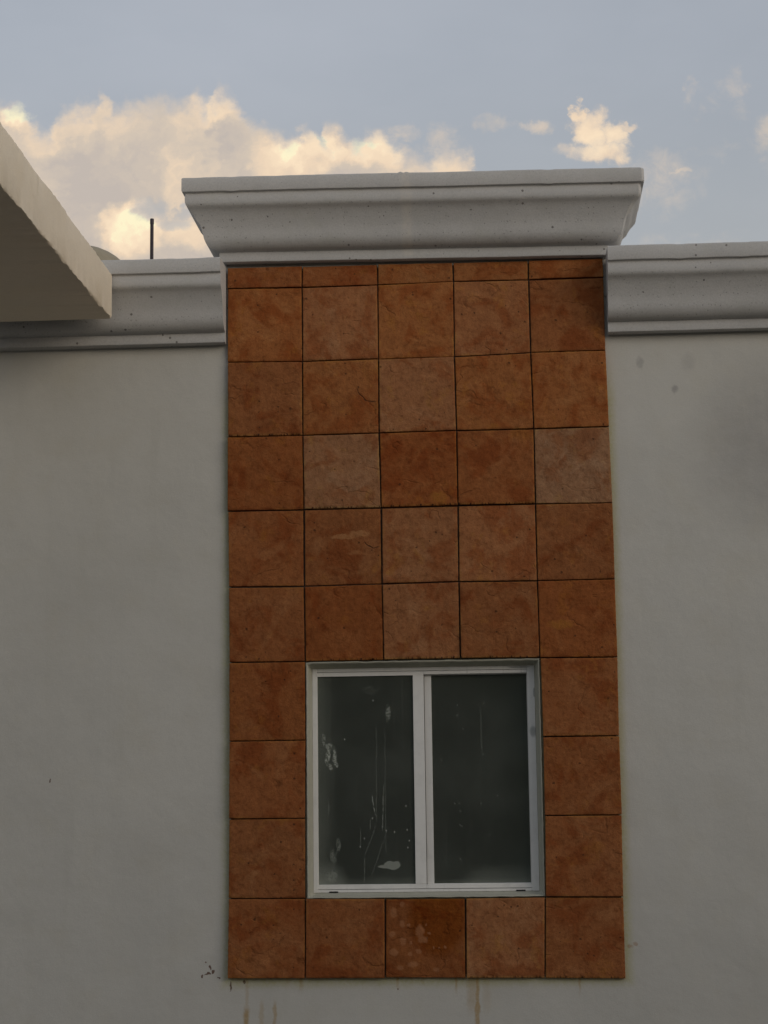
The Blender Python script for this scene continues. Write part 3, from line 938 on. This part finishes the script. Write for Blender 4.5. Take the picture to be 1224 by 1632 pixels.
# a part must be a mesh: the plaster lining of the opening carries the window's pieces
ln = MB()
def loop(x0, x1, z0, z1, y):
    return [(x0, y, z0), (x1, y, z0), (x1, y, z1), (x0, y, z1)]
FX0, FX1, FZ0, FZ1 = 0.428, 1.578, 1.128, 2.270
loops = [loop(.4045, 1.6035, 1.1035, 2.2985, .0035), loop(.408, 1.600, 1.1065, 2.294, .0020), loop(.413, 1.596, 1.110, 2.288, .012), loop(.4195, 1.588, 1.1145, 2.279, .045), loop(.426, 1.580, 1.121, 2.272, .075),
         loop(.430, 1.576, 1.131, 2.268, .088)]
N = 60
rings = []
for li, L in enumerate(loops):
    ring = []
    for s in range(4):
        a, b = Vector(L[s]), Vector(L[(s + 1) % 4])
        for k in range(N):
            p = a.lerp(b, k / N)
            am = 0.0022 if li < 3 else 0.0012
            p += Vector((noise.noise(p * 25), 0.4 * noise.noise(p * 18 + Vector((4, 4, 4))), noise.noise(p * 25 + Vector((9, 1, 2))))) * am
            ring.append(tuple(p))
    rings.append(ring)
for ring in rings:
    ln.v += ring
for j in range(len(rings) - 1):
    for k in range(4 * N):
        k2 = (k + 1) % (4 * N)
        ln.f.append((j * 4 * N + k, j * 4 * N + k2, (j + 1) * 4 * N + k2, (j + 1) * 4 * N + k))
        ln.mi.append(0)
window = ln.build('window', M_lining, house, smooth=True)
window['label'] = 'white two pane sliding window set in the tiles'
bpy.data.objects.remove(win)
fr = MB()
Y0, Y1 = 0.078, 0.140
GZ0, GZ1 = 1.1675, 2.2290
fr.box(FX0, 0.4500, Y0, Y1, FZ0, FZ1)                 # left jamb
fr.box(1.5400, FX1, Y0 + .001, Y1, FZ0, FZ1)          # right jamb
fr.box(0.4500, 1.5400, Y0 + .006, Y1, 2.2520, FZ1)    # head
fr.box(0.4500, 1.5400, Y0 + .002, Y1, FZ0, 1.1410)    # sill track
fr.box(0.4500, 1.5400, Y0 + .018, Y1, 1.1410, 1.1435) # groove
fr.build('window_frame', M_alu, window, bevel=0.0015)
for x0, x1, z in ((0.508, 0.554, 1.1305), (1.460, 1.507, 1.1305)):
    n = 12
    sl = MB()
    for k in range(n):
        a, b = x0 + (x1 - x0) * k / n, x0 + (x1 - x0) * (k + 1) / n
        hgt = 0.0032 + 0.0012 * noise.noise(Vector((a * 90, 1, 1)))
        sl.box(a, b, Y0 + .0008, Y0 + .004, z - hgt, z + hgt)
    sl.build('weep_slot', M_black, window)


def sash(name, x0, x1, y0, sl_w, sr_w, label):
    s = MB()
    z0, z1 = 1.1440, 2.2500
    s.box(x0, x1, y0, y0 + .022, z0, GZ0)
    s.box(x0, x1, y0, y0 + .022, GZ1, z1)
    if sl_w:
        s.box(x0, x0 + sl_w, y0 - .001, y0 + .023, GZ0 - .0, GZ1 + .0)
    if sr_w:
        s.box(x1 - sr_w, x1, y0 - .001, y0 + .023, GZ0, GZ1)
    ob = s.build(name, M_alu, window, bevel=0.0012)
    ob['label'] = label
    return ob


s1 = sash('sash', 0.4502, 1.0060, 0.086, 0.003, 0.056, 'left sash running in the front track')
s2 = sash('sash', 1.0075, 1.5398, 0.112, 0.036, 0.003, 'right sash in the rear track')
gk = MB()
gk.box(1.0062, 1.0073, 0.088, 0.132, 1.150, 2.248)
gk.build('gasket', M_rubber, window)
# the head rail above the right sash, flush with the left one
for z0_, z1_ in ((2.2330, 2.2500), (1.1440, 1.1640)):
    hr = MB()
    hr.box(1.0065, 1.5398, 0.0855, 0.1105, z0_, z1_)
    hr.build('track_rail', M_alu, window, bevel=0.0012)
p1 = MB()
p1.box(0.4532, 0.9500, 0.096, 0.100, GZ0, GZ1)
p1.build('pane', glass_mat('left_glass', True), window)['label'] = 'left pane with white smears and dried trickles'
p2 = MB()
p2.box(1.0435, 1.5368, 0.122, 0.126, GZ0, GZ1)
p2.build('pane', glass_mat('right_glass', False), window)['label'] = 'cleaner right pane'

# ------------------------------------------------------------------ canopy slab jutting out at the upper left
cs = MB()
cx1 = -0.586
n = 240
ys = [-3.0 + (3.0 - 0.208) * k / n for k in range(n + 1)]
sect = []
for y in ys:
    def j(s, a=0.0048): return a * noise.noise(Vector((y * 2.5, s, 0))) + a * 0.9 * noise.noise(Vector((y * 14, s, 3))) + a * .6 * noise.noise(Vector((y * 37, s, 8)))
    zt = 4.343 + 0.010 * (-y - .2)
    zb = 4.101
    sect.append([(-1.35, y, zb), (cx1 - .5, y, zb), (cx1 - .010, y, zb + j(1, .003)), (cx1 - .003 + j(1.5), y, zb + .003 + j(2)), (cx1 + j(3, .0022), y, zb + .014), (cx1 + j(4, .0008), y, 4.22),
                 (cx1 + j(5, .0018), y, zt - .014), (cx1 - .004 + j(6), y, zt - .003 + j(7, .004)), (cx1 - .015, y, zt + j(8, .003)), (-1.35, y, zt)])
for s in sect:
    cs.v += s
m_ = len(sect[0])
for k in range(n):
    for jx in range(m_):
        j2 = (jx + 1) % m_
        cs.f.append((k * m_ + jx, (k + 1) * m_ + jx, (k + 1) * m_ + j2, k * m_ + j2))
        cs.mi.append(0)
cs.f.append(tuple(range(m_)))
cs.mi.append(0)
cs.f.append(tuple(n * m_ + k for k in reversed(range(m_))))
cs.mi.append(0)
ob = cs.build('canopy_slab', M_slab, house, smooth=True)
ob.data.set_sharp_from_angle(angle=R(40))
ob['label'] = 'cream plastered canopy slab jutting out at the upper left'

# ------------------------------------------------------------------ unseen house added behind the viewer to shade the lower wall; the window mirrors it
opp = empty('added_shade_house', 'plain single storey grey house added out of view behind the viewer to shade the wall', 'house', (2, -16, 0))
nb = MB()
nb.box(-26, 26, -9, 0, 0, 5.4)
nb.build('wall', M_opp, opp)
np_ = MB()
np_.box(-26.15, 26.15, -9.15, 0.15, 5.4, 5.7)
np_.build('parapet', M_roof, opp)
for k in range(9):
    for zz in (1.0,):
        wn = MB()
        wn.box(-23 + k * 5.6, -21.6 + k * 5.6, 0.004, 0.06, zz, zz + 1.3)
        wn.build('shutter', M_tank, opp)

# ------------------------------------------------------------------ on the roof
tank = empty('water_tank', 'beige domed water tank just showing behind the left parapet beside the canopy slab', 'water tank', (-1.50, 3.0, 3.70))
tb = MB()
prof = [(0.41, 0.42), (0.42, 0.45), (0.42, 1.33)]
tb.lathe(0, 0, prof)
bs_ = MB()
bs_.box(-0.5, 0.5, -0.5, 0.5, 0.0, 0.42)
bs_.build('plinth', M_roof, tank)
tb.build('tank_body', M_tank, tank, smooth=True)
td = MB()
dp = [(0.43, 1.332), (0.43, 1.375)]
for k in range(1, 13):
    a = math.pi / 2 * k / 12
    dp.append((0.415 * math.cos(a) + 0.004, 1.375 + 0.42 * math.sin(a)))
td.lathe(0, 0, dp)
td.build('tank_lid', M_tank, tank, smooth=True)
pp = empty('vent_pipe', 'thin dark upright pipe on the roof behind the left parapet', 'pipe', (-0.8065, 2.0, 3.70))
pb = MB()
pb.lathe(0, 0, [(0.0115, 0.0), (0.0115, 1.625)], 20)
pb.build('pipe', M_pipe, pp, smooth=True).data.set_sharp_from_angle(angle=R(40))
pc = MB()
pc.lathe(0, 0, [(0.0130, 1.6252), (0.0130, 1.654), (0.0118, 1.659)], 20)
pc.build('pipe_cap', M_pipe, pp, smooth=True).data.set_sharp_from_angle(angle=R(40))
